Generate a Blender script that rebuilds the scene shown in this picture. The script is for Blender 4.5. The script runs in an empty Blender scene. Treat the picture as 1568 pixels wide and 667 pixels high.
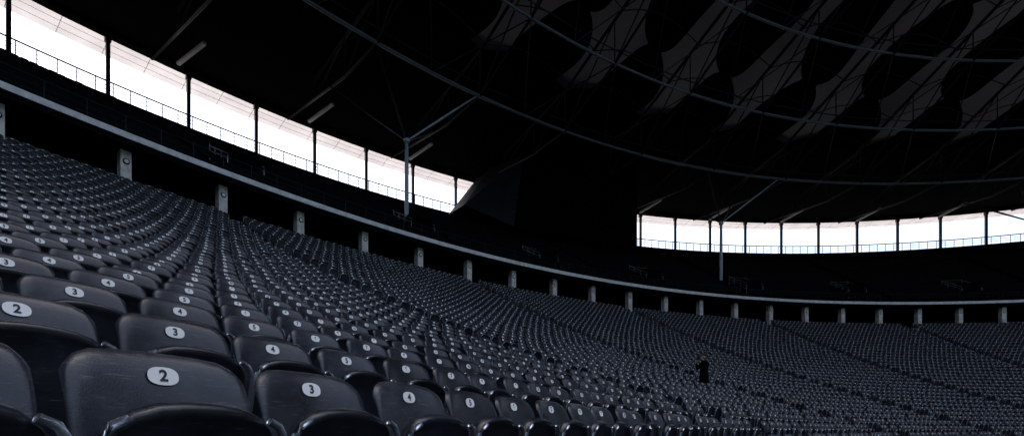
import bpy, math, random
from mathutils import Vector, Matrix
random.seed(7)
sc=bpy.context.scene
sc.view_settings.view_transform='Standard'; sc.view_settings.look='None'; sc.view_settings.exposure=0
CX,CY=45.9,-24.3
RC=51.93
D=.85
def P(R,a,z):
    t=math.radians(a); return (CX+R*math.cos(t),CY+R*math.sin(t),z)
Z0=-.727
def zt(i):
    if i<1: return Z0+.275*(i-1)
    return Z0+sum(.27+.0065*k for k in range(1,i))
def Rl(i): return RC+1.46+D*(i-1)
NROW=33; R0=-5
# ---------- materials
def mat(name,col,rough=.6,metal=0,spec=.5,noise=None,bump=0,scale=8,rand=0):
    m=bpy.data.materials.new(name); m.use_nodes=True
    nt=m.node_tree; b=nt.nodes['Principled BSDF']
    b.inputs['Base Color'].default_value=(*col,1); b.inputs['Roughness'].default_value=rough
    b.inputs['Metallic'].default_value=metal; b.inputs['Specular IOR Level'].default_value=spec
    if noise:
        tc=nt.nodes.new('ShaderNodeTexCoord'); n=nt.nodes.new('ShaderNodeTexNoise'); n.inputs['Scale'].default_value=scale
        n.inputs['Detail'].default_value=8; n.inputs['Roughness'].default_value=.65
        nt.links.new(tc.outputs['Object'],n.inputs['Vector'])
        r=nt.nodes.new('ShaderNodeValToRGB'); r.color_ramp.elements[0].position=.3; r.color_ramp.elements[1].position=.72
        r.color_ramp.elements[0].color=(*col,1); r.color_ramp.elements[1].color=(*noise,1)
        nt.links.new(n.outputs['Fac'],r.inputs['Fac']); nt.links.new(r.outputs['Color'],b.inputs['Base Color'])
        if bump:
            bp=nt.nodes.new('ShaderNodeBump'); bp.inputs['Strength'].default_value=bump; bp.inputs['Distance'].default_value=.02
            nt.links.new(n.outputs['Fac'],bp.inputs['Height']); nt.links.new(bp.outputs['Normal'],b.inputs['Normal'])
    return m
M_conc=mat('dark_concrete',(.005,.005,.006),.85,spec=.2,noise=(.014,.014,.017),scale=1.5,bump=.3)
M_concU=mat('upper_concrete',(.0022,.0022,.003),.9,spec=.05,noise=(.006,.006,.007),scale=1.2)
M_black=mat('black_concrete',(.0015,.0015,.002),.95,spec=.02)  # plain, evenly near-black concrete
M_light=mat('limestone_edge',(.55,.55,.56),.8,noise=(.9,.89,.87),scale=2.5,bump=.3)
M_pill=mat('limestone_pillar',(.40,.38,.35),.85,noise=(.9,.87,.82),scale=2.2,bump=.4)
M_rail=mat('rail_paint',(.012,.018,.035),.6,spec=.2)
M_railL=mat('rail_galvanised',(.18,.2,.23),.4,metal=.6)
M_tube=mat('white_steel_tube',(.09,.105,.145),.4,spec=.4)
M_tubeD=mat('dark_steel_tube',(.011,.012,.016),.55,spec=.2)
M_col=mat('column_steel',(.36,.43,.54),.4)
M_fix=mat('luminaire_housing',(.42,.42,.45),.5)
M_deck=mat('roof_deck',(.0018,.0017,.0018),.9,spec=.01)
M_blob=mat('roof_shade_patch',(.0022,.0022,.0023),.9,spec=.01)  # dark tone for shade blobs painted onto the roof membrane
M_grass=mat('grass',(.04,.08,.02),.9,noise=(.06,.11,.03),scale=.6)
M_track=mat('track_blue',(.05,.12,.3),.8,noise=(.06,.14,.33),scale=2)
M_ground=mat('paving',(.14,.13,.12),.9,noise=(.2,.19,.18),scale=.3)
M_fac=mat('limestone_facade',(.3,.28,.25),.85,noise=(.42,.4,.36),scale=.5)
M_stripe=mat('step_nosing',(.35,.35,.38),.8)
def transl(name,col,fac,scale=1.2,col2=None):
    m=bpy.data.materials.new(name); m.use_nodes=True; nt=m.node_tree
    out=nt.nodes['Material Output']; nt.nodes.remove(nt.nodes['Principled BSDF'])
    d=nt.nodes.new('ShaderNodeBsdfDiffuse'); t=nt.nodes.new('ShaderNodeBsdfTranslucent'); mx=nt.nodes.new('ShaderNodeMixShader')
    mx.inputs[0].default_value=fac
    tc=nt.nodes.new('ShaderNodeTexCoord'); n=nt.nodes.new('ShaderNodeTexNoise'); n.inputs['Scale'].default_value=scale; n.inputs['Detail'].default_value=5
    r=nt.nodes.new('ShaderNodeValToRGB'); r.color_ramp.elements[0].color=(*(col2 or col),1); r.color_ramp.elements[1].color=(*col,1)
    r.color_ramp.elements[0].position=.3; r.color_ramp.elements[1].position=.65
    nt.links.new(tc.outputs['Object'],n.inputs['Vector']); nt.links.new(n.outputs['Fac'],r.inputs['Fac'])
    for s in (d,t): nt.links.new(r.outputs['Color'],s.inputs['Color'])
    nt.links.new(d.outputs[0],mx.inputs[1]); nt.links.new(t.outputs[0],mx.inputs[2]); nt.links.new(mx.outputs[0],out.inputs[0])
    return m
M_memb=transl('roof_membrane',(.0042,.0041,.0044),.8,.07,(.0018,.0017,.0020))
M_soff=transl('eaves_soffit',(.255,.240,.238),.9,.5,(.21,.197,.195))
# seat plastic
def seatmat(name,k=1.0,spec=.5):
    m=bpy.data.materials.new(name); m.use_nodes=True; nt=m.node_tree; b=nt.nodes['Principled BSDF']; L=nt.links.new
    b.inputs['Specular IOR Level'].default_value=spec
    tc=nt.nodes.new('ShaderNodeTexCoord'); oi=nt.nodes.new('ShaderNodeObjectInfo')
    off=nt.nodes.new('ShaderNodeVectorMath'); off.operation='ADD'
    sc_=nt.nodes.new('ShaderNodeMath'); sc_.operation='MULTIPLY'; sc_.inputs[1].default_value=37
    L(oi.outputs['Random'],sc_.inputs[0]); L(tc.outputs['Object'],off.inputs[0]); L(sc_.outputs[0],off.inputs[1])
    n=nt.nodes.new('ShaderNodeTexNoise'); n.inputs['Scale'].default_value=7; n.inputs['Detail'].default_value=10; n.inputs['Roughness'].default_value=.7
    L(off.outputs[0],n.inputs['Vector'])
    r=nt.nodes.new('ShaderNodeValToRGB'); r.color_ramp.elements[0].position=.35; r.color_ramp.elements[1].position=.75
    r.color_ramp.elements[0].color=(.010,.012,.018,1); r.color_ramp.elements[1].color=(.032,.036,.048,1)
    L(n.outputs['Fac'],r.inputs['Fac'])
    mp=nt.nodes.new('ShaderNodeMapping'); mp.inputs['Scale'].default_value=(6,6,60); mp.inputs['Rotation'].default_value=(.3,.7,.2)
    L(off.outputs[0],mp.inputs['Vector'])
    n2=nt.nodes.new('ShaderNodeTexNoise'); n2.inputs['Scale'].default_value=3; n2.inputs['Detail'].default_value=6
    L(mp.outputs[0],n2.inputs['Vector'])
    r2=nt.nodes.new('ShaderNodeValToRGB'); r2.color_ramp.elements[0].position=.60; r2.color_ramp.elements[1].position=.76
    r2.color_ramp.elements[0].color=(0,0,0,1); r2.color_ramp.elements[1].color=(.7,.7,.7,1)
    L(n2.outputs['Fac'],r2.inputs['Fac'])
    mx=nt.nodes.new('ShaderNodeMixRGB'); mx.inputs[2].default_value=(.12,.12,.135,1)
    L(r2.outputs[0],mx.inputs[0]); L(r.outputs[0],mx.inputs[1])
    vo=nt.nodes.new('ShaderNodeTexVoronoi'); vo.feature='DISTANCE_TO_EDGE'; vo.inputs['Scale'].default_value=5
    mp2=nt.nodes.new('ShaderNodeMapping'); mp2.inputs['Scale'].default_value=(1,1,2.7); mp2.inputs['Rotation'].default_value=(0,.9,0)
    dn=nt.nodes.new('ShaderNodeMixRGB'); dn.inputs[0].default_value=.12
    L(off.outputs[0],mp2.inputs['Vector']); L(mp2.outputs[0],dn.inputs[1]); L(n2.outputs['Color'],dn.inputs[2]); L(dn.outputs[0],vo.inputs['Vector'])
    r3=nt.nodes.new('ShaderNodeValToRGB'); r3.color_ramp.elements[0].position=0; r3.color_ramp.elements[1].position=.012
    r3.color_ramp.elements[0].color=(.45,.45,.45,1); r3.color_ramp.elements[1].color=(0,0,0,1)
    L(vo.outputs['Distance'],r3.inputs['Fac'])
    gate=nt.nodes.new('ShaderNodeMath'); gate.operation='MULTIPLY'; gr=nt.nodes.new('ShaderNodeMapRange'); gr.inputs[1].default_value=.5; gr.inputs[2].default_value=.62
    L(n.outputs['Fac'],gr.inputs[0]); L(r3.outputs[0],gate.inputs[0]); L(gr.outputs[0],gate.inputs[1])
    mx2=nt.nodes.new('ShaderNodeMixRGB'); mx2.inputs[2].default_value=(.14,.14,.15,1)
    L(gate.outputs[0],mx2.inputs[0]); L(mx.outputs[0],mx2.inputs[1])
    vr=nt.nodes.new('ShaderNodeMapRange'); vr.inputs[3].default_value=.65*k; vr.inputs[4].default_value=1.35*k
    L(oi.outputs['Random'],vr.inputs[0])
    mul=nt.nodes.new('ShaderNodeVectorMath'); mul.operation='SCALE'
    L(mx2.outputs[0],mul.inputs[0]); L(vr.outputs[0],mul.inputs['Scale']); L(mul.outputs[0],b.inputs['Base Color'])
    rr=nt.nodes.new('ShaderNodeMapRange'); rr.inputs[3].default_value=.18; rr.inputs[4].default_value=.46
    L(n.outputs['Fac'],rr.inputs[0]); L(rr.outputs[0],b.inputs['Roughness'])
    bp=nt.nodes.new('ShaderNodeBump'); bp.inputs['Strength'].default_value=.15; bp.inputs['Distance'].default_value=.004
    n3=nt.nodes.new('ShaderNodeTexNoise'); n3.inputs['Scale'].default_value=260
    L(off.outputs[0],n3.inputs['Vector']); L(n3.outputs['Fac'],bp.inputs['Height']); L(bp.outputs[0],b.inputs['Normal'])
    return m
M_seat=seatmat('seat_plastic',1,.5)
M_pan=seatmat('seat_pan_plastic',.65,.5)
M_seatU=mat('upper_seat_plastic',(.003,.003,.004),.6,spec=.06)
M_lab=mat('number_plate',(.92,.91,.88),.5)
M_dig=mat('number_ink',(.01,.01,.01),.6)
M_stl=mat('seat_frame_steel',(.7,.75,.85),.28,metal=.9)
# ---------- mesh builder
class MB:
    def __init__(s): s.v=[];s.f=[];s.m=[];s.mats=[]
    def mi(s,m):
        if m not in s.mats: s.mats.append(m)
        return s.mats.index(m)
    def grid(s,pts,m,flip=False,close=False):
        o=len(s.v); nr=len(pts); nc=len(pts[0]); k=s.mi(m)
        for r in pts: s.v+= [tuple(p) for p in r]
        for i in range(nr-1):
            for j in range(nc if close else nc-1):
                j2=(j+1)%nc
                q=(o+i*nc+j,o+i*nc+j2,o+(i+1)*nc+j2,o+(i+1)*nc+j)
                s.f.append(q[::-1] if flip else q); s.m.append(k)
    def box(s,c,sx,sy,sz,m,rot=None):
        o=len(s.v);k=s.mi(m)
        for x in(-1,1):
            for y in(-1,1):
                for z in(-1,1):
                    p=Vector((x*sx/2,y*sy/2,z*sz/2))
                    if rot is not None: p=rot@p
                    s.v.append(tuple(Vector(c)+p))
        for q in((0,1,3,2),(4,6,7,5),(0,4,5,1),(2,3,7,6),(0,2,6,4),(1,5,7,3)):
            s.f.append(tuple(o+i for i in q)); s.m.append(k)
    def tube(s,path,r,m,n=6,closed=False):
        path=[Vector(p) for p in path]; rings=[]
        N=len(path)
        for i,p in enumerate(path):
            a=path[max(0,i-1)]; b=path[min(N-1,i+1)]
            d=(b-a).normalized()
            up=Vector((0,0,1)) if abs(d.z)<.9 else Vector((1,0,0))
            x=d.cross(up).normalized(); y=x.cross(d)
            rr=r[i] if isinstance(r,(list,tuple)) else r
            rings.append([p+rr*(math.cos(2*math.pi*k/n)*x+math.sin(2*math.pi*k/n)*y) for k in range(n)])
        s.grid(rings,m,close=True)
        for ring,fl in((0,False),(N-1,True)):
            base=len(s.v)-N*n+ring*n
            q=tuple(base+k for k in range(n)); s.f.append(q[::-1] if fl else q); s.m.append(s.mi(m))
    def mesh(s,name,smooth=False):
        me=bpy.data.meshes.new(name); me.from_pydata(s.v,[],s.f)
        for m in s.mats: me.materials.append(m)
        me.polygons.foreach_set('material_index',s.m)
        if smooth: me.polygons.foreach_set('use_smooth',[True]*len(s.f))
        me.update(); return me
    def obj(s,name,parent=None,smooth=False):
        o=bpy.data.objects.new(name,s.mesh(name,smooth)); sc.collection.objects.link(o)
        if parent: o.parent=parent
        return o
def empty(name):
    e=bpy.data.objects.new(name,None); sc.collection.objects.link(e); return e
def arange(a,b,st):
    n=max(1,int(round(abs(b-a)/st))); return [a+(b-a)*i/n for i in range(n+1)]
def revolve(mb,prof,a0,a1,m,st=1.0):
    A=arange(a0,a1,st)
    mb.grid([[P(R,a,z) for a in A] for R,z in prof],m)
def arc(R,z,a0,a1,st=1.0): return [P(R,a,z) for a in arange(a0,a1,st)]
# ---------- ground
g=MB(); A=arange(0,360,3)
zg=zt(R0)-1.2
g.grid([[P(R,a,zg) for a in A] for R in (.01,3500)],M_ground); g.obj('ground')
g=MB(); g.grid([[P(R,a,zg+.01) for a in A] for R in (.01,36)],M_grass); g.obj('grass_field')
g=MB(); g.grid([[P(R,a,zg+.006) for a in A] for R in (36.2,45.5)],M_track); g.obj('running_track')
# ---------- grandstand
GS=empty('stadium_grandstand')
prof=[(Rl(R0)-.7,zg),(Rl(R0)-.7,zt(R0))]
for i in range(R0,NROW+1):
    prof.append((Rl(i)-.7,zt(i)))
    if i<NROW: prof.append((Rl(i)+.15,zt(i)))
prof.append((90,zt(NROW)))
prof=[p for k,p in enumerate(prof) if k==0 or p!=prof[k-1]]
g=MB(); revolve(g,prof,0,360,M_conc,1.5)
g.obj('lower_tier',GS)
g=MB()
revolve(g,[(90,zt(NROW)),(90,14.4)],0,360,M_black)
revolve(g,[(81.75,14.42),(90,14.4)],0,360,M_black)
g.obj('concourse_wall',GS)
g=MB()
revolve(g,[(81.75,14.42),(81.7,14.70)],0,360,M_concU)
revolve(g,[(81.62,14.70),(81.62,15.0),(82.0,15.0)],0,360,M_light)
revolve(g,[(81.72,14.697),(81.62,14.697)],0,360,M_light)
g.obj('tier_edge_beam',GS)
NU=26
def zu(j): return 14.9+.52*j
def Ru(j): return 82.6+.85*j
prof=[(82.0,14.9)]
for j in range(NU):
    prof+= [(Ru(j)+.4,zu(j)),(Ru(j)+.4,zu(j+1))]
prof+=[(105,zu(NU)),(105,29.1),(105.3,29.1),(106,29.0)]
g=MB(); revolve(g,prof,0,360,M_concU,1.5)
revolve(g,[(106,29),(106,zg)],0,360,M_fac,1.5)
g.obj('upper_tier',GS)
# vomitories in the upper tier with light railings
g=MB()
for k,a in enumerate([147.6-9.2*q for q in range(9)]):
    rot=Matrix.Rotation(math.radians(a),3,'Z')
    rr=Ru(4); c=P(rr,a,zu(4)+.3); g.box((c[0],c[1],zu(4)+.35),2.6,2.2,1.3,M_black,rot)
    for s in(-1,1):
        for h_ in (.5,.8,1.1):
            g.tube([P(rr-1.6,a+s*.75,zu(2)+h_+.4),P(rr+1.6,a+s*.75,zu(6)+h_)],.03,M_railL,4)
        for q in (-1.6,-.5,.6,1.6):
            j=4+q/.85; g.tube([P(rr+q,a+s*.75,zu(j)-.1),P(rr+q,a+s*.75,zu(j)+1.3)],.03,M_railL,4)
    for h_ in(.5,.8,1.1): g.tube([P(rr+1.6,a-.75,zu(6)+h_),P(rr+1.6,a+.75,zu(6)+h_)],.03,M_railL,4)
g.obj('vomitories',GS)
# pillars
g=MB()
pa=[143+3.22*7-3.22*k for k in range(40)]
for a in pa:
    rot=Matrix.Rotation(math.radians(a),3,'Z')
    c=P(82.75,a,0)
    zb=zt(NROW); h=14.42-zb
    g.box((c[0],c[1],zb+h/2),.60,.46,h-.01,M_pill,rot)
    c2=P(82.3,a-.35,0)
    g.box((c2[0],c2[1],zb+1.15),.05,.7,.05,M_railL,rot)
    g.box((c2[0],c2[1],zb+.85),.05,.7,.04,M_railL,rot)
    cc=Vector(P(82.43,a,14.42-.55)); n_=Vector((-math.cos(math.radians(a)),-math.sin(math.radians(a)),0))
    g.tube([cc,cc+n_*.03],.15,M_concU,12); g.tube([cc+n_*.03,cc+n_*.04],.10,M_light,12)
g.obj('pillars',GS)
# step blocks in aisles
AIS=[152.3+12.4*2-12.4*k for k in range(11)]
g=MB()
for a in AIS:
    rot=Matrix.Rotation(math.radians(a),3,'Z')
    for i in range(R0,NROW):
        r=zt(i+1)-zt(i); c=P(Rl(i)+.15-.18,a,zt(i)+r/4+.002)
        g.box(c,.36,1.0,r/2,M_conc,rot)
        c=P(Rl(i)+.15-.345,a,zt(i)+r/2+.008); g.box(c,.05,.98,.012,M_stripe,rot)
        c=P(Rl(i)+.15+.03,a,zt(i+1)+.008); g.box(c,.05,.98,.012,M_stripe,rot)
g.obj('aisle_steps',GS)
# ---------- seats
def seat_mesh(num,upper=False):
    b=MB()
    As=[-1,-.985,-.94,-.86,-.7,-.45,-.2,0,.2,.45,.7,.86,.94,.985,1]
    Bs=[0,.2,.45,.65,.8,.9,.95,.98,1]
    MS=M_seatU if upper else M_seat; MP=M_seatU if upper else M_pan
    def shell(fn,T,m):
        F=[];K=[]
        for bb in Bs:
            rf=[];rk=[]
            for a in As:
                x,y,z=fn(a,bb)
                e=math.sqrt(max(0,1-abs(a)**14))*math.sqrt(max(0,1-bb**22))
                t=T(a,bb)*e
                rf.append((x,y-t/2,z)); rk.append((x,y+t/2,z))
            F.append(rf);K.append(rk)
        b.grid(F,m); b.grid(K,m,flip=True)
    def back(a,bb):
        top=.938-.014*a*a-.06*abs(a)**8
        z=.44+(top-.44)*bb; w=.20+.018*min(1,bb*1.3)
        return (a*w,.22*(z-.865)-.04*a*a+.02+ .02*max(0,bb-.85)/.15,z)
    shell(back,lambda a,bb:.028+.02*max(0,(bb-.85)/.15),MS)
    def pan(a,bb):
        top=.80-.035*abs(a)**2.2-.07*abs(a)**6
        z=.40+(top-.40)*bb
        return (a*.208,-.10-.06*bb-.01*(1-a*a),z)
    def TP(a,bb):
        e=max(0,(bb-.86)/.14,(abs(a)-.84)/.16); return .024+.06*min(1,e*1.8)
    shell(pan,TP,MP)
    if not upper:
        for s in(-1,1):
            b.tube([(s*.226,.06,.30),(s*.229,-.02,.38),(s*.229,-.12,.44),(s*.229,-.165,.55),(s*.226,-.190,.66),(s*.215,-.203,.71),(s*.195,-.208,.74),(s*.165,-.21,.755)],.0115,M_stl,6)
            b.box((s*.215,.07,.33),.03,.05,.5,M_stl)
        b.box((0,.09,.40),.44,.03,.05,M_stl)
        b.box((0,.08,.2),.05,.05,.40,M_stl)
    zl=.872
    def yl(z): return .22*(z-.865)+.02-.014-.005
    n=20; o=len(b.v)
    if not upper:
        b.v.append((0,yl(zl),zl))
        for k in range(n):
            t=2*math.pi*k/n
            c,s_=math.cos(t),math.sin(t)
            x=.038*math.copysign(abs(c)**.8,c); z=zl+.0245*math.copysign(abs(s_)**.8,s_); b.v.append((x,yl(z),z))
        for k in range(n):
            b.f.append((o,o+1+k,o+1+(k+1)%n)); b.m.append(b.mi(M_lab))
        cu=bpy.data.curves.new('t','FONT'); cu.body=str(num); cu.align_x='CENTER'; cu.align_y='CENTER'; cu.size=.042; cu.offset=.0012
        ob=bpy.data.objects.new('t',cu); sc.collection.objects.link(ob)
        dg=bpy.context.evaluated_depsgraph_get(); ev=ob.evaluated_get(dg); tm=ev.to_mesh()
        o=len(b.v)
        for v in tm.vertices:
            z=zl+v.co.y; b.v.append((v.co.x,yl(z)-.0015,z))
        for p in tm.polygons: b.f.append(tuple(o+i for i in p.vertices)); b.m.append(b.mi(M_dig))
        ev.to_mesh_clear(); bpy.data.objects.remove(ob); bpy.data.curves.remove(cu)
    return b.mesh('seat_%02d'%num,True)
NV=30
meshes=[seat_mesh(n) for n in range(1,NV+1)]
meshes.append(seat_mesh(31,True))
col=bpy.data.collections.new('seat_variants')
for n,me in enumerate(meshes):
    o=bpy.data.objects.new('seat_variant_%02d'%(n+1),me); col.objects.link(o)
pts=[];rots=[];ids=[];near=[]
def place(R,z,a,n,upper=False):
    p=P(R,a,z); rz=math.radians(a)-math.pi/2
    jz=random.uniform(-.02,.02)
    if not upper and math.hypot(p[0],p[1])<5.2 : near.append((p,rz+jz,n))
    else: pts.append(p);rots.append((random.uniform(-.06,.06),random.uniform(-.01,.01),rz+jz));ids.append(NV if upper else min(n,NV)-1)
for k in range(len(AIS)-1):
    a0,a1=AIS[k],AIS[k+1]
    for i in range(R0,NROW+1):
        R=Rl(i); L=math.radians(a0-a1)*R
        n=0
        s0=.42-.02*(i-1) if k==2 and i<4 else (.38 if k==2 else .72)
        while True:
            s=s0+n*.487
            if s>L-.70: break
            place(R,zt(i),a0-math.degrees(s/R),n+1); n+=1
for k in range(len(AIS)-1):
    a0,a1=AIS[k],AIS[k+1]
    for j in range(1,21):
        R=Ru(j); L=math.radians(a0-a1)*R; ns=int((L-1.2)/.5)
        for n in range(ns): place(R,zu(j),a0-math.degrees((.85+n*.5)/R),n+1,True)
me=bpy.data.meshes.new('stadium_seats'); me.from_pydata(pts,[],[])
at=me.attributes.new('rot','FLOAT_VECTOR','POINT'); at.data.foreach_set('vector',[c for r in rots for c in r])
at=me.attributes.new('vid','INT','POINT'); at.data.foreach_set('value',ids)
so=bpy.data.objects.new('stadium_seats',me); sc.collection.objects.link(so)
ng=bpy.data.node_groups.new('seat_rows','GeometryNodeTree')
ng.interface.new_socket('Geometry',in_out='INPUT',socket_type='NodeSocketGeometry'); ng.interface.new_socket('Geometry',in_out='OUTPUT',socket_type='NodeSocketGeometry')
N=ng.nodes.new; L=ng.links.new
gi=N('NodeGroupInput');go=N('NodeGroupOutput');iop=N('GeometryNodeInstanceOnPoints');ci=N('GeometryNodeCollectionInfo')
ci.inputs['Collection'].default_value=col; ci.inputs['Separate Children'].default_value=True; ci.inputs['Reset Children'].default_value=True
r=N('GeometryNodeInputNamedAttribute'); r.data_type='FLOAT_VECTOR'; r.inputs['Name'].default_value='rot'
v=N('GeometryNodeInputNamedAttribute'); v.data_type='INT'; v.inputs['Name'].default_value='vid'
L(gi.outputs[0],iop.inputs['Points']);L(ci.outputs[0],iop.inputs['Instance']);iop.inputs['Pick Instance'].default_value=True
L(v.outputs['Attribute'],iop.inputs['Instance Index']);L(r.outputs['Attribute'],iop.inputs['Rotation']);L(iop.outputs[0],go.inputs[0])
md=so.modifiers.new('rows','NODES'); md.node_group=ng
for p,rz,n in near:
    o=bpy.data.objects.new('stadium_seat',meshes[min(n,NV)-1]); o.location=p; o.rotation_euler=(random.uniform(-.03,.03),0,rz); sc.collection.objects.link(o)
# ---------- windows posts, fence
WP=[87.5+3.31*k for k in range(-30,40)]
g=MB()
for a in WP:
    if 108<a<119: continue
    rot=Matrix.Rotation(math.radians(a),3,'Z'); c=P(105.1,a,31.7)
    g.box(c,.35,.28,5.3,M_tubeD,rot)
    c=P(105.1,a,34.0); g.box(c,.5,.42,.5,M_tubeD,rot)
g.obj('eaves_posts',GS)
g=MB()
for a0,a1 in((108,220),(0,107)):
    for z,r_ in((30.2,.075),(29.8,.025),(29.45,.025)): g.tube(arc(104.9,z,a0,a1,.8),r_,M_rail,4)
    for a in arange(a0,a1,.66): g.tube([P(104.9,a,28.9),P(104.9,a,30.2)],.05,M_rail,4)
g.obj('safety_railing')
g=MB()
for z,r_ in((15.95,.025),(15.6,.012),(15.3,.012)): g.tube(arc(81.9,z,0,220,.8),r_,M_rail,4)
for a in arange(0,220,1.07): g.tube([P(81.9,a,14.9),P(81.9,a,15.95)],.02,M_rail,4)
g.obj('balcony_railing')
# ---------- roof
RF=empty('stadium_roof')
g=MB()
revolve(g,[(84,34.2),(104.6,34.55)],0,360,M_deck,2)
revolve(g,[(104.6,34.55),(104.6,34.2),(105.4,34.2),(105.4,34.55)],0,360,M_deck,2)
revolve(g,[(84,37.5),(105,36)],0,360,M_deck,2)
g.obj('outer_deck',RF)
g=MB(); revolve(g,[(105.4,34.5),(108.4,34.38)],0,360,M_soff,1.65)
g.obj('eaves_soffit',RF)
g=MB()
for a in arange(0,360,1.655): g.tube([P(105.4,a,34.42),P(108.3,a,34.32)],.025,M_fix,4)
for R in (106.4,107.4): g.tube(arc(R,34.36,60,220,.8),.02,M_fix,4)
g.obj('eaves_purlins',RF)
TA=[125.5-6.62*k for k in range(-14,41)]
def lower(R):
    T=[(20,36.8),(58,36.8),(63,35.9),(70,34.4),(76.5,31.9),(84,30.0),(90,30.6),(105,34.0)]
    for (r0,z0),(r1,z1) in zip(T,T[1:]):
        if r0<=R<=r1: return z0+(z1-z0)*(R-r0)/(r1-r0)
def upper(R):
    return 34.0+(84-max(R,57))*.22 if R<84 else 34.0
def Rin(a):  # unseen inner edge, pushed inward on the far side to shade the far stands
    d=((a-85+180)%360)-180
    return 57-12*max(0,math.cos(math.radians(d*1.35)) if abs(d)<66 else 0)
g=MB()
for k in range(len(TA)-1):
    a1,a0=TA[k],TA[k+1]
    rows=[]
    for q in range(21):
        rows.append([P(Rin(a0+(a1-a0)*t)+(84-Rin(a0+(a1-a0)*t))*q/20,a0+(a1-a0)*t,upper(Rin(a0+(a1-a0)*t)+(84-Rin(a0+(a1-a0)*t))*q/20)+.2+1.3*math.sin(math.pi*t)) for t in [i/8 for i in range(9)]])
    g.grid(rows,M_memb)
g.obj('membrane',RF,True)
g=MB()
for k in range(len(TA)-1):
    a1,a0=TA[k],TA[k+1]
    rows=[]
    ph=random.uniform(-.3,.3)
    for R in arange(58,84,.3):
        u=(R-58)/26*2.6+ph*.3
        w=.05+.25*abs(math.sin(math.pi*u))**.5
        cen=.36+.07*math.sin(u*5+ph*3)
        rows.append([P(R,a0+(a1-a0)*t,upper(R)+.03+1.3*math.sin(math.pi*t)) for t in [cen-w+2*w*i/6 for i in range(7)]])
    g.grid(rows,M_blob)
g.obj('membrane_shade_patches',RF,True)  # added dark scallops standing in for roof structure shadows on the membrane
g=MB()
for a in TA:
    if not(20<a<200): continue
    Rs=[58,63,70,76.5,84,90,97,105]
    g.tube([P(R,a,lower(R)) for R in Rs],.12,M_tubeD,6)
    g.tube([P(R,a,upper(R)) for R in Rs[:-1]],.15,M_tubeD,6)
    for q in range(len(Rs)-2):
        g.tube([P(Rs[q],a,upper(Rs[q])),P(Rs[q+1],a,lower(Rs[q+1]))],.07,M_tubeD,5)
        g.tube([P(Rs[q+1],a,lower(Rs[q+1])),P(Rs[q+1],a,upper(Rs[q+1]))],.06,M_tubeD,5)
g.obj('radial_trusses',RF,True)
g=MB()
for R,z,r_ in((84,30,.14),(76.5,31.9,.12),(70,34.4,.11),(63,35.9,.11)):
    g.tube(arc(R,z,20,200,1.1),r_,M_tube,8)
    g.tube(arc(R-.7,z+.5,20,200,1.1),.05,M_tubeD,5)
g.obj('ring_chords',RF,True)
g=MB()
for k in range(len(TA)-1):
    a1,a0=TA[k],TA[k+1]
    if not(40<a0<180): continue
    for R in arange(60,83,3.8):
        g.tube([P(R,a0+(a1-a0)*t,upper(R)-.25+1.3*math.sin(math.pi*t)) for t in [i/10 for i in range(11)]],.05,M_tubeD,5)
    am=(a0+a1)/2
    for Ra,Rb in((84,76.5),(76.5,70),(70,63)):
        g.tube([P(Ra,am,lower(Ra)),P(Rb,a0,lower(Rb))],.05,M_tubeD,5)
        g.tube([P(Ra,am,lower(Ra)),P(Rb,a1,lower(Rb))],.05,M_tubeD,5)
g.obj('arch_ribs',RF,True)
# luminaires
g=MB()
for a in TA:
    if not(60<a<170): continue
    a+=5.6
    p0=Vector(P(98.3,a-.3,33.3)); p1=Vector(P(102.8,a+.2,33.3)); d=(p1-p0)
    rot=Matrix.Rotation(math.atan2(d.y,d.x),3,'Z')
    g.box((p0+p1)/2,d.length,.28,.22,M_fix,rot)
    for q in(.15,.85): 
        c=p0+d*q; g.box((c.x,c.y,33.95),.08,.08,1.1,M_tubeD,rot)
g.obj('strip_luminaires',RF)
# tree columns
for n,a in enumerate((155.2,129.1,103.05,77,51)):
    g=MB(); b=Vector(P(87.7,a,17.9)); t=Vector(P(87.7,a,25.8))
    g.tube([b,b.lerp(t,.02),b.lerp(t,.5),t],[.3,.17,.19,.15],M_col,10)
    g.tube([t-Vector((0,0,.15)),t+Vector((0,0,.15))],.28,M_col,10)
    for R,da,m_,r_ in((84,-3.45,M_col,.08),(84,3.15,M_tubeD,.09),(93,-3.45,M_tubeD,.09),(93,3.15,M_tubeD,.09)):
        z=lower(R); e=Vector(P(R,a+da,z)); g.tube([t,t.lerp(e,.5),e],[r_*.8,r_*1.2,r_*.8],m_,8)
    g.obj('roof_column',None,True)
# scoreboard / end block
g=MB()
M_sb=mat('screen_casing',(.006,.009,.018),.7,spec=.2,noise=(.02,.027,.045),scale=.6)
def q4(p,m):
    o=len(g.v); g.v+= [tuple(x) for x in p]; g.f.append((0+o,1+o,2+o,3+o)); g.m.append(g.mi(m))
f=[P(101,121.0,28.6),P(101,107.2,28.6),P(101,107.2,34.2),P(101,118.9,34.2)]
k_=[P(104.8,121.3,28.6),P(104.8,107.0,28.6),P(104.8,107.0,34.2),P(104.8,119.1,34.2)]
fl=[P(96,118.4,25),P(96,107.4,25),P(96,107.4,34.1),P(96,117.6,34.1)]
q4([fl[0],fl[1],fl[2],fl[3]],M_black)
q4([f[0],fl[0],fl[3],f[3]],M_sb); q4([k_[0],f[0],f[3],k_[3]],M_sb)
q4([k_[1],k_[0],k_[3],k_[2]],M_black); q4([fl[1],k_[1],k_[2],fl[2]],M_black)
q4([fl[0],f[0],P(101,107.2,28.6),fl[1]],M_black)
for t in (.2,.4,.6,.8):
    A_=Vector(f[0]).lerp(Vector(f[3]),t);B_=Vector(fl[0]).lerp(Vector(fl[3]),t); g.tube([A_,B_],.04,M_tube,4)
g.obj('scoreboard')
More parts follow.
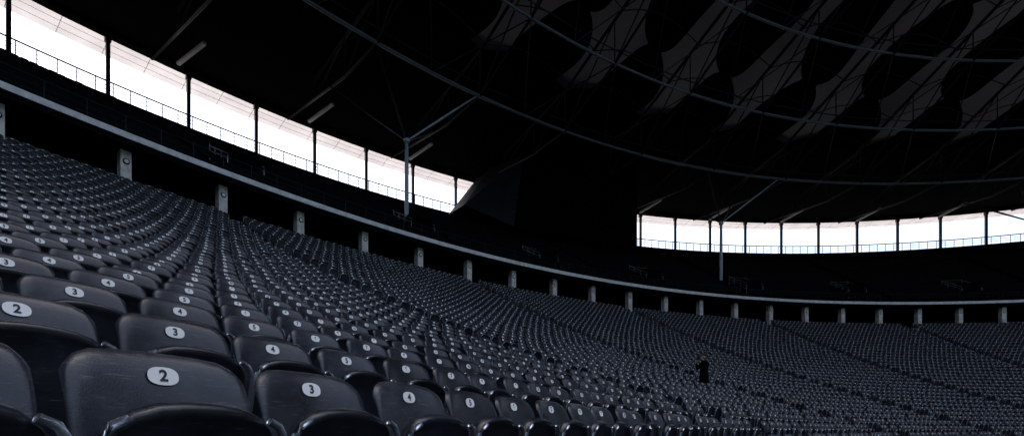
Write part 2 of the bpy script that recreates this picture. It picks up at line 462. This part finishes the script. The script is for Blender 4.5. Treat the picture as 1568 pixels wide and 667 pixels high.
# ---------- photographer
def skin(name,verts,edges,root,m,sub=2,parent=None):
    me=bpy.data.meshes.new(name); me.from_pydata([v[:3] for v in verts],edges,[])
    o=bpy.data.objects.new(name,me); sc.collection.objects.link(o); me.materials.append(m)
    s=o.modifiers.new('s','SKIN')
    for i,v in enumerate(verts):
        sv=me.skin_vertices[0].data[i]; r=v[3]; sv.radius=r if isinstance(r,tuple) else (r,r); sv.use_root=(i==root)
    s.use_smooth_shade=True
    ss=o.modifiers.new('ss','SUBSURF'); ss.levels=sub; ss.render_levels=sub
    if parent: o.parent=parent
    return o
PH=empty('photographer')
M_cl=mat('black_clothes',(.0015,.0015,.002),.95,spec=.03,noise=(.004,.004,.005),scale=6,bump=.3)
M_sk=mat('skin',(.38,.24,.17),.55); M_hr=mat('hair',(.01,.008,.006),.6); M_cam=mat('camera_body',(.006,.006,.007),.4,spec=.3)
V=[(0,0,.98,(.17,.13)),(0,.0,1.15,(.155,.12)),(0,0,1.30,(.18,.13)),(0,.01,1.44,(.10,.08)),(0,0,1.54,(.055,.055)),
   (-.17,.0,1.40,.075),(-.23,-.13,1.17,.06),(-.13,-.27,1.42,.042),
   (.17,.0,1.40,.075),(.23,-.13,1.17,.06),(.13,-.27,1.42,.042),
   (-.10,0,.84,.12),(-.13,-.03,.50,.085),(-.14,.02,.09,.06),(-.15,-.13,.04,.045),
   (.10,0,.84,.12),(.14,-.02,.50,.085),(.16,.03,.09,.06),(.18,-.12,.04,.045)]
E=[(0,1),(1,2),(2,3),(3,4),(3,5),(5,6),(6,7),(3,8),(8,9),(9,10),(0,11),(11,12),(12,13),(13,14),(0,15),(15,16),(16,17),(17,18)]
skin('body',V,E,0,M_cl,2,PH)
V=[(0,0,1.55,.055),(0,-.005,1.63,(.075,.085)),(0,-.005,1.70,(.085,.10)),(0,0,1.77,(.06,.07)),(0,-.11,1.665,.014),(-.09,0,1.68,.016),(.09,0,1.68,.016)]
skin('head',V,[(0,1),(1,2),(2,3),(2,4),(2,5),(2,6)],0,M_sk,2,PH)
V=[(0,.05,1.61,(.07,.055)),(0,.04,1.70,(.10,.095)),(0,.01,1.775,(.09,.09)),(0,-.045,1.79,(.055,.035))]
skin('hair',V,[(0,1),(1,2),(2,3)],1,M_hr,2,PH)
for s in(-1,1):
    V=[(s*.135,-.27,1.42,.03),(s*.105,-.29,1.53,.036)]; E=[(0,1)]
    for k in range(4):
        b_=len(V); x=s*(.085);z=1.52+.02*k
        V+= [(s*.10,-.33,z,.011),(x-s*.03,-.355,z+.003,.010),(x-s*.055,-.35,z+.002,.008)]
        E+= [(1,b_),(b_,b_+1),(b_+1,b_+2)]
    b_=len(V); V+= [(s*.09,-.27,1.50,.013),(s*.06,-.245,1.51,.010)]; E+= [(1,b_),(b_,b_+1)]
    o=skin('hand_%s'%('r' if s<0 else 'l'),V,E,0,M_sk,1,PH); o.location=(0,.06,.07)
g=MB(); g.box((0,-.21,1.63),.15,.09,.10,M_cam); g.box((0,-.21,1.69),.06,.07,.035,M_cam)
g.tube([(0,-.25,1.625),(0,-.32,1.625),(0,-.36,1.625),(0,-.38,1.625)],[.035,.038,.042,.042],M_cam,14)
g.obj('camera_in_hands',PH)
ra=(1078-784)/750; Rp=Rl(8)-.42
aa=1+ra*ra; bb=-2*CX*ra-2*CY; cc=CX*CX+CY*CY-Rp*Rp
Y=(-bb+math.sqrt(bb*bb-4*aa*cc))/(2*aa)
PH.location=(ra*Y,Y,zt(8)); PH.rotation_euler=(0,0,math.radians(-60)); PH.scale=(1.07,)*3
# ---------- light
w=bpy.data.worlds.new('World'); sc.world=w; w.use_nodes=True; nt=w.node_tree
sk=nt.nodes.new('ShaderNodeTexSky'); sk.sky_type='NISHITA'; sk.sun_disc=False
EL=70; AZ=125
sk.sun_elevation=math.radians(EL); sk.sun_rotation=math.atan2(math.cos(math.radians(AZ)),math.sin(math.radians(AZ)))
sk.dust_density=6; sk.air_density=1; sk.ozone_density=1
hs=nt.nodes.new('ShaderNodeHueSaturation'); hs.inputs['Saturation'].default_value=.85; hs.inputs['Value'].default_value=2.9
nt.links.new(sk.outputs[0],hs.inputs['Color']); nt.links.new(hs.outputs[0],nt.nodes['Background'].inputs[0])
nt.nodes['Background'].inputs[1].default_value=.15
sl=bpy.data.lights.new('sun','SUN'); sl.energy=4; sl.angle=math.radians(.5); sl.color=(1,.96,.9)
so_=bpy.data.objects.new('sun',sl); sc.collection.objects.link(so_)
dv=Vector((math.cos(math.radians(EL))*math.cos(math.radians(AZ)),math.cos(math.radians(EL))*math.sin(math.radians(AZ)),math.sin(math.radians(EL))))
so_.rotation_euler=dv.to_track_quat('Z','Y').to_euler()
cam=bpy.data.cameras.new('camera'); cam.lens=36*750/1568; cam.sensor_width=36; cam.shift_y=324.5/1568; cam.clip_start=.05; cam.clip_end=8000
co=bpy.data.objects.new('camera',cam); co.rotation_euler=(math.radians(90),0,0); sc.collection.objects.link(co); sc.camera=co
